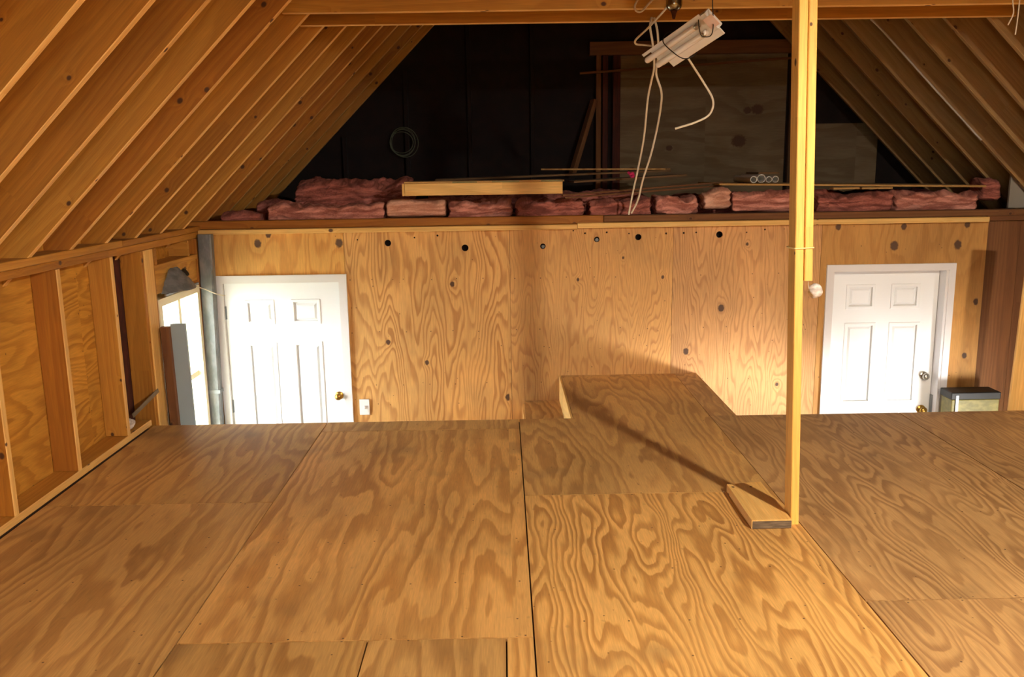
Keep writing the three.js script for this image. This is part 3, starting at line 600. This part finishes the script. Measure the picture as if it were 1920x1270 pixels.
// ---- pink insulation batts on the attic deck
function batt(cx, cy, cz, w, h, d, mi, rough, label, turn = 0) {
  const nx = Math.max(10, Math.round(w / 0.014)), ny = Math.max(8, Math.round(h / 0.011)), nz = Math.max(5, Math.round(d / 0.035));
  let g = new THREE.BoxGeometry(w, h, d, nx, ny, nz); g.deleteAttribute('uv'); g.deleteAttribute('normal'); g = mergeVertices(g);
  const p = g.attributes.position, s = cx * 3.7 + cz, uv = new Float32Array(p.count * 2);
  for (let i = 0; i < p.count; i++) {
    let x = p.getX(i), y = p.getY(i), z = p.getZ(i);
    const e = Math.min(1, Math.max(0, (Math.abs(x) - (w / 2 - h * 0.2)) / (h * 0.2)));
    const k = 1 - 0.12 * e * e;
    const ty = y / (h / 2), tz = z / (d / 2);
    y *= k; z *= 1 - 0.12 * ty * ty * ty * ty; y *= 1 - 0.22 * Math.pow(Math.abs(tz), 4);
    const n1 = fbm(x * 5 + s, z * 5 + y * 7 + s), n2 = noise(x * 11 + s, y * 46 + z * 13 + 2.2 * noise(x * 5, s)), n3 = noise(x * 30 - s, y * 70 + z * 21);
    y += rough * (0.055 * n1 + 0.012 * n2 + 0.008 * n3) * (ty > -0.9 ? 1 : 0.2); z += rough * (0.04 * noise(x * 6 - s, y * 9) + 0.024 * n2 + 0.012 * n3); x += rough * 0.022 * noise(y * 24 + s, z * 16) * (0.3 + e);
    p.setXYZ(i, x, y, z); uv[i * 2] = x * 0.55 + s; uv[i * 2 + 1] = (y + z * 0.5) * 4.2;
  }
  g.setAttribute('uv', new THREE.BufferAttribute(uv, 2)); g.computeVertexNormals();
  const o = single('insulation_batt', g, M.pink[mi], label, 'insulation', 'pink insulation batts in the attic');
  o.position.set(cx, cy, cz); o.rotation.y = turn; return o;
}
batt(-1.985, 1.215, -6.85, 0.30, 0.11, 0.30, 1, 0.7, 'dim insulation end tucked against the left rafters');
batt(-1.34, 1.245, -6.84, 0.88, 0.15, 0.30, 0, 0.9, 'long flat insulation batt left of the block-shaped one');
batt(-0.655, 1.285, -6.78, 0.44, 0.135, 0.24, 2, 0.4, 'square-cut insulation block left of and under the pale frame');
batt(-0.17, 1.26, -6.85, 0.47, 0.14, 0.28, 0, 1.0, 'torn insulation under the middle of the pale frame');
batt(0.36, 1.25, -6.85, 0.505, 0.14, 0.28, 1, 1.0, 'red-pink insulation under the right end of the pale frame');
batt(0.90, 1.255, -6.87, 0.46, 0.14, 0.30, 1, 1.1, 'insulation where the white cable pair ends');
batt(1.33, 1.275, -6.86, 0.315, 0.14, 0.28, 0, 1.1, 'fluffy insulation right of the white cable pair');
batt(1.635, 1.31, -6.80, 0.2, 0.14, 0.18, 2, 0.8, 'small pale insulation tuft below the thin strips');
batt(2.07, 1.285, -6.88, 0.62, 0.15, 0.28, 0, 0.8, 'insulation batt below the bundle of white pipes');
batt(2.70, 1.27, -6.88, 0.575, 0.15, 0.28, 1, 0.8, 'insulation batt just right of the post in the attic');
batt(3.32, 1.27, -6.87, 0.62, 0.15, 0.28, 0, 0.9, 'frayed insulation batt at the far right above the right door');
batt(-1.20, 1.34, -7.34, 0.92, 0.30, 0.44, 1, 1.1, 'dark raised insulation heap behind the left batts');
batt(-1.85, 1.25, -7.30, 0.26, 0.17, 0.36, 1, 0.8, 'dim insulation heap under the left rafters');
batt(0.25, 1.28, -7.36, 1.7, 0.19, 0.46, 1, 0.8, 'insulation layer under the dark plywood scraps');
batt(2.5, 1.255, -7.35, 2.1, 0.17, 0.44, 1, 0.7, 'insulation layer under the long thin sheet at right');
batt(3.805, 1.36, -6.95, 0.14, 0.18, 0.20, 1, 0.8, 'reddish insulation bundle at the far right edge');

// ---- lumber and scraps lying in the attic
{
  const f = thing('pale_frame', 'pale lumber frame with a thin plywood top lying on the insulation', 'frame', [-0.135, 1.385, -6.62]);
  part(f, 'front_board', lumberBox(-0.58, 0.578, 0, 0.088, 0.07, 0.108), M.pale[0]);
  part(f, 'rear_board', lumberBox(-0.58, 0.578, 0, 0.088, -0.30, -0.262), M.pale[1]);
  part(f, 'end_board', lumberBox(-0.60, -0.582, 0, 0.088, -0.30, 0.108, 'z'), M.pale[1]); part(f, 'end_board', lumberBox(0.54, 0.578, 0.0, 0.086, -0.26, 0.068), M.pale[0]);
  part(f, 'plywood_top', bx(-0.582, 0.59, 0.0895, 0.101, -0.31, 0.115), M.scrapEdge);
  // battens under the top show as short darker pieces
  for (const [a, b] of [[-0.23, -0.05], [0.06, 0.26], [0.42, 0.58]]) part(f, 'glue_strip', bx(a, b, 0.0885, 0.0995, 0.1152, 0.1165), M.olive);
}
single('plywood_scrap', along(new THREE.BoxGeometry(1.9, 0.014, 0.55), [-0.55, 1.488, -7.35], [1.35, 1.535, -7.45]), M.scrapPly, 'dark plywood scrap lying behind the pale frame', 'plywood');
single('plywood_scrap', (() => { const g = new THREE.ExtrudeGeometry(polyShape([[0, 0], [0.18, 0.22], [1.1, 0.2], [1.0, -0.12], [0.25, -0.1]]), { depth: 0.012, bevelEnabled: false }); g.rotateX(-Math.PI / 2); g.rotateZ(-0.012); g.translate(0.32, 1.555, -7.3); return g; })(), M.scrapEdge, 'pointed yellow plywood scrap right of the pale frame', 'plywood');
single('plywood_scrap', along(new THREE.BoxGeometry(0.9, 0.014, 0.4), [0.55, 1.46, -7.15], [1.45, 1.50, -7.2]), M.scrapPly, 'brown plywood scrap below the pointed one', 'plywood');
single('trim_strip', along(timber(1.36, 0.012, 0.03, 0.001), [0.515, 1.375, -6.57], [1.66, 1.437, -6.95]), M.brownboard, 'upper of two thin strips slanting across the insulation', 'strip');
single('trim_strip', along(timber(1.32, 0.012, 0.03, 0.001), [0.515, 1.355, -6.56], [1.66, 1.412, -6.93]), M.brownboard, 'lower of two thin strips slanting across the insulation', 'strip');
single('plywood_sheet', (() => { const g = bx(0, 2.05, 0, 0.014, -0.75, 0); g.rotateZ(-0.022); g.translate(1.66, 1.422, -6.76); return g; })(), M.scrapEdge, 'long thin plywood sheet lying on the right insulation batts', 'plywood');
single('wood_offcut', bx(2.52, 2.72, 1.378, 1.392, -6.80, -6.72), M.scrapEdge, 'small yellow offcut under the long thin sheet beside the post', 'offcut');
single('wood_offcut', bx(2.745, 2.98, 1.376, 1.39, -6.90, -6.735), M.scrapEdge, 'yellow offcut at the middle edge of the long thin sheet', 'offcut');
{
  const ring = (r0, r1, L) => { const g = new THREE.LatheGeometry([[r0, 0], [r1, 0], [r1, L], [r0, L], [r0, 0]].map((q) => new THREE.Vector2(...q)), 22); g.rotateX(-Math.PI / 2); return g; };
  const spec = [[1.928, 1.468, 0.028, 0.35, 'leftmost and lowest of the four short white pipes'], [1.992, 1.474, 0.034, 0.15, 'largest front pipe of the four short white pipes'], [2.054, 1.466, 0.026, 0.3, 'third from the left of the four short white pipes'], [2.109, 1.464, 0.027, 0.2, 'rightmost of the four short white pipes']];
  spec.forEach(([x, y, r, t, label], i) => { const o = single('plastic_pipe', ring(r - 0.006, r, 0.5), M.plasticWhite, label, 'pipe', 'short white pipes on the attic boards'); o.position.set(x, 1.4325 + r, -6.79 - i * 0.015); });
}
single('wood_offcut', bx(1.98, 2.14, 1.502, 1.514, -7.2, -6.85), M.scrapPly, 'flat offcut resting on top of the white pipes', 'offcut');
single('ribbon_scrap', tube([[0.955, 1.53, -6.72], [0.972, 1.515, -6.70], [0.985, 1.525, -6.71], [0.99, 1.5, -6.70], [0.97, 1.50, -6.69]], 0.011, 20, 6), mat({ color: 0xd02a6a, roughness: 0.6 }), 'scrap of magenta ribbon beside the white cables', 'ribbon');
single('foam_sheet', grainUV(bx(3.86, 4.02, 1.22, 1.56, -6.72, -6.70), 'y', 1, 1), M.siding, 'grey sheet standing at the far right end of the attic', 'sheet');
single('wire_coil', mergeGeometries([0, 1, 2, 3].map((i) => { const g = new THREE.TorusGeometry(0.11 + 0.01 * i, 0.004, 6, 36); g.scale(1, 0.9 + 0.1 * (i % 2), 1); g.rotateX(-0.1 * i); g.rotateZ(i * 0.7); g.translate(0.01 * i, 0, 0.012 * i); return g; })).translate(-0.95, 1.83, ZG + 0.07), mat({ color: 0x5b6650, roughness: 0.6 }), 'faint coil of wire on the dark attic gable', 'wire coil');
single('leaning_batten', along(timber(2.1, 0.02, 0.03), [0.86, 2.44, ZG + 0.13], [2.72, 2.545, ZG + 0.13]), M.brownboard, 'thin batten across the top of the boarded attic opening', 'batten');

// ---- left corner by the bright window
{
  const d = thing('metal_duct', 'grey metal duct standing in the left corner beside the white door', 'duct', [-2.245, LOW, -6.49]);
  const s = polyShape([[-0.05, -0.028], [-0.04, -0.038], [0.04, -0.038], [0.05, -0.028], [0.05, 0.028], [0.04, 0.038], [-0.04, 0.038], [-0.05, 0.028]]);
  const g = new THREE.ExtrudeGeometry(s, { depth: 2.40, bevelEnabled: false }); g.rotateX(-Math.PI / 2); g.applyMatrix4(new THREE.Matrix4().set(1, 0.022, 0, 0, 0, 1, 0, 0, 0, 0, 1, 0, 0, 0, 0, 1));
  part(d, 'pipe', grainUV(g, 'y', 0.5, 1), M.galv);
  for (const y of [0.25, 1.2]) part(d, 'clamp', bx(-0.056 + y * 0.022, 0.056 + y * 0.022, y, y + 0.025, -0.042, 0.042), M.steel);
}
{
  const h = thing('vent_hood', 'crumpled grey metal vent hood hanging above the bright window', 'vent hood', [XL, 0.80, -5.95]);
  const pts = []; const P = (x, y, z) => pts.push(V(x, y, z));
  const geo = new THREE.BufferGeometry(), rows = 9, cols = 18, pos = [], idx = [];
  for (let j = 0; j <= rows; j++) for (let i = 0; i <= cols; i++) {
    const v = j / rows, u = i / cols, a = u * Math.PI, sp = Math.pow(1 - v, 0.8);
    const z = 0.26 * (1 - 2 * u) * (0.14 + 0.86 * sp) + 0.03 * v, x = 0.012 + (0.10 * sp + 0.03) * Math.sin(a) + 0.012 * noise(u * 6, v * 5), y = 0.15 * v + 0.01 * noise(u * 5 + 9, v * 4);
    pos.push(x, y, z); if (i < cols && j < rows) { const q = j * (cols + 1) + i; idx.push(q, q + 1, q + cols + 1, q + 1, q + cols + 2, q + cols + 1); }
  }
  const uv = []; for (let i = 0; i < pos.length / 3; i++) uv.push(pos[i * 3 + 2] * 3, pos[i * 3 + 1] * 3);
  geo.setAttribute('position', new THREE.Float32BufferAttribute(pos, 3)); geo.setAttribute('uv', new THREE.Float32BufferAttribute(uv, 2)); geo.setIndex(idx); geo.computeVertexNormals();
  const hm = M.galv.clone(); hm.side = THREE.DoubleSide; part(h, 'hood', geo, hm);
  const op = new THREE.CylinderGeometry(0.03, 0.035, 0.05, 16); op.rotateZ(-0.9); op.translate(0.055, 0.095, -0.045); part(h, 'outlet', op, M.black, 'dark round outlet');
  part(h, 'rim', along(new THREE.BoxGeometry(0.62, 0.014, 0.012), [0.05, -0.006, -0.33], [0.05, -0.006, 0.29]), M.steel);
}
single('leaning_board', along(timber(1.87, 0.04, 0.055), [XL + 0.085, LOW + 0.003, -5.583], [XL + 0.06, 0.60, -5.583]), M.brownboard, 'brown two-by-four leaning upright in front of the left window', 'board');
single('insulation_board', along(new RoundedBoxGeometry(1.87, 0.022, 0.10, 2, 0.004), [XL + 0.125, LOW + 0.003, -5.70], [XL + 0.10, 0.60, -5.70]), M.foam, 'narrow blue-grey panel leaning beside the brown board at the left window', 'panel');
single('jamb_shade_rod', along(new THREE.CylinderGeometry(0.016, 0.016, 1.85, 20).rotateZ(Math.PI / 2), [XL + 0.022, LOW + 0.002, -5.645], [XL + 0.022, 0.58, -5.645]), M.black, 'dark rod standing in for the shaded jamb edge behind the brown leaning board', 'pipe');  // black rod put where the window jamb edge lies in shade
single('wooden_stick', along(timber(0.30, 0.028, 0.006, 0.001), [XL - 0.03, 0.12, -5.18], [XL + 0.025, 0.21, -5.47]), mat({ map: mottleTexture(23, [128, 116, 96], [104, 92, 74], 9), roughness: 0.9 }), 'grey flat stick wedged across the end of the left knee wall', 'stick');
single('cobweb_rag', (() => { const g = new THREE.IcosahedronGeometry(0.035, 3); const p = g.attributes.position; for (let i = 0; i < p.count; i++) { const k = 1 + 0.4 * noise(p.getX(i) * 40, p.getY(i) * 40 + p.getZ(i) * 30); p.setXYZ(i, p.getX(i) * k, p.getY(i) * k * 0.9, p.getZ(i) * k * 1.5); } g.computeVertexNormals(); g.translate(XL - 0.06, 0.07, -5.18); return g; })(), M.tape, 'white crumpled rag in the last bay of the left knee wall', 'rag');
single('string', tube([[XL + 0.01, 0.76, -6.36], [-2.2, 0.73, -6.42], [-2.13, 0.695, -6.43], [-2.095, 0.665, -6.53]], 0.0035, 30, 6), M.cable, 'pale string running from the left window to the white door', 'string');
// ---- wall plate beside the left door
{
  const p = thing('switch_plate', 'small white switch plate on the plywood beside the white door', 'switch', [-1.092, -0.223, ZB]);
  part(p, 'plate', new RoundedBoxGeometry(0.078, 0.125, 0.012, 2, 0.004).translate(0, 0, 0.0065), M.plasticWhite);
  part(p, 'toggle', new RoundedBoxGeometry(0.012, 0.026, 0.016, 2, 0.003).translate(0, 0, 0.016), M.plasticWhite);
}
// ---- right end of the stairwell
{
  const c = thing('storage_box', 'olive box with a black lid on a wall shelf right of the right door', 'box', [3.53, -0.41, -6.40]);
  part(c, 'body', new RoundedBoxGeometry(0.36, 0.225, 0.16, 2, 0.008).translate(0, 0.113, 0), M.olive);
  part(c, 'lid', new RoundedBoxGeometry(0.375, 0.055, 0.175, 2, 0.008).translate(-0.002, 0.254, 0), M.black);
  part(c, 'latch', bx(-0.155, -0.135, 0.12, 0.26, 0.081, 0.092), M.steel);
  const sh = thing('wall_shelf', 'small board shelf on the back wall carrying the olive box', 'shelf', [3.53, -0.43, ZB]);
  part(sh, 'board', lumberBox(-0.12, 0.22, -0.001, 0.019, 0.002, 0.26, 'z'), M.brownboard);
  for (const x of [-0.08, 0.18]) part(sh, 'bracket', along(timber(0.34, 0.02, 0.02, 0.002), [x, -0.26, 0.02], [x, -0.012, 0.2]), M.steel);
}
single('leaning_plank', along(timber(2.5, 0.02, 0.16), [3.29, LOW + 0.012, -5.43], [3.375, 1.22, -5.45]), M.pale[1], 'tan plank standing at the right end of the stairwell', 'plank');

scene.traverse((o) => { if (o.isMesh) o.castShadow = o.receiveShadow = true; });
renderer.render(scene, camera);
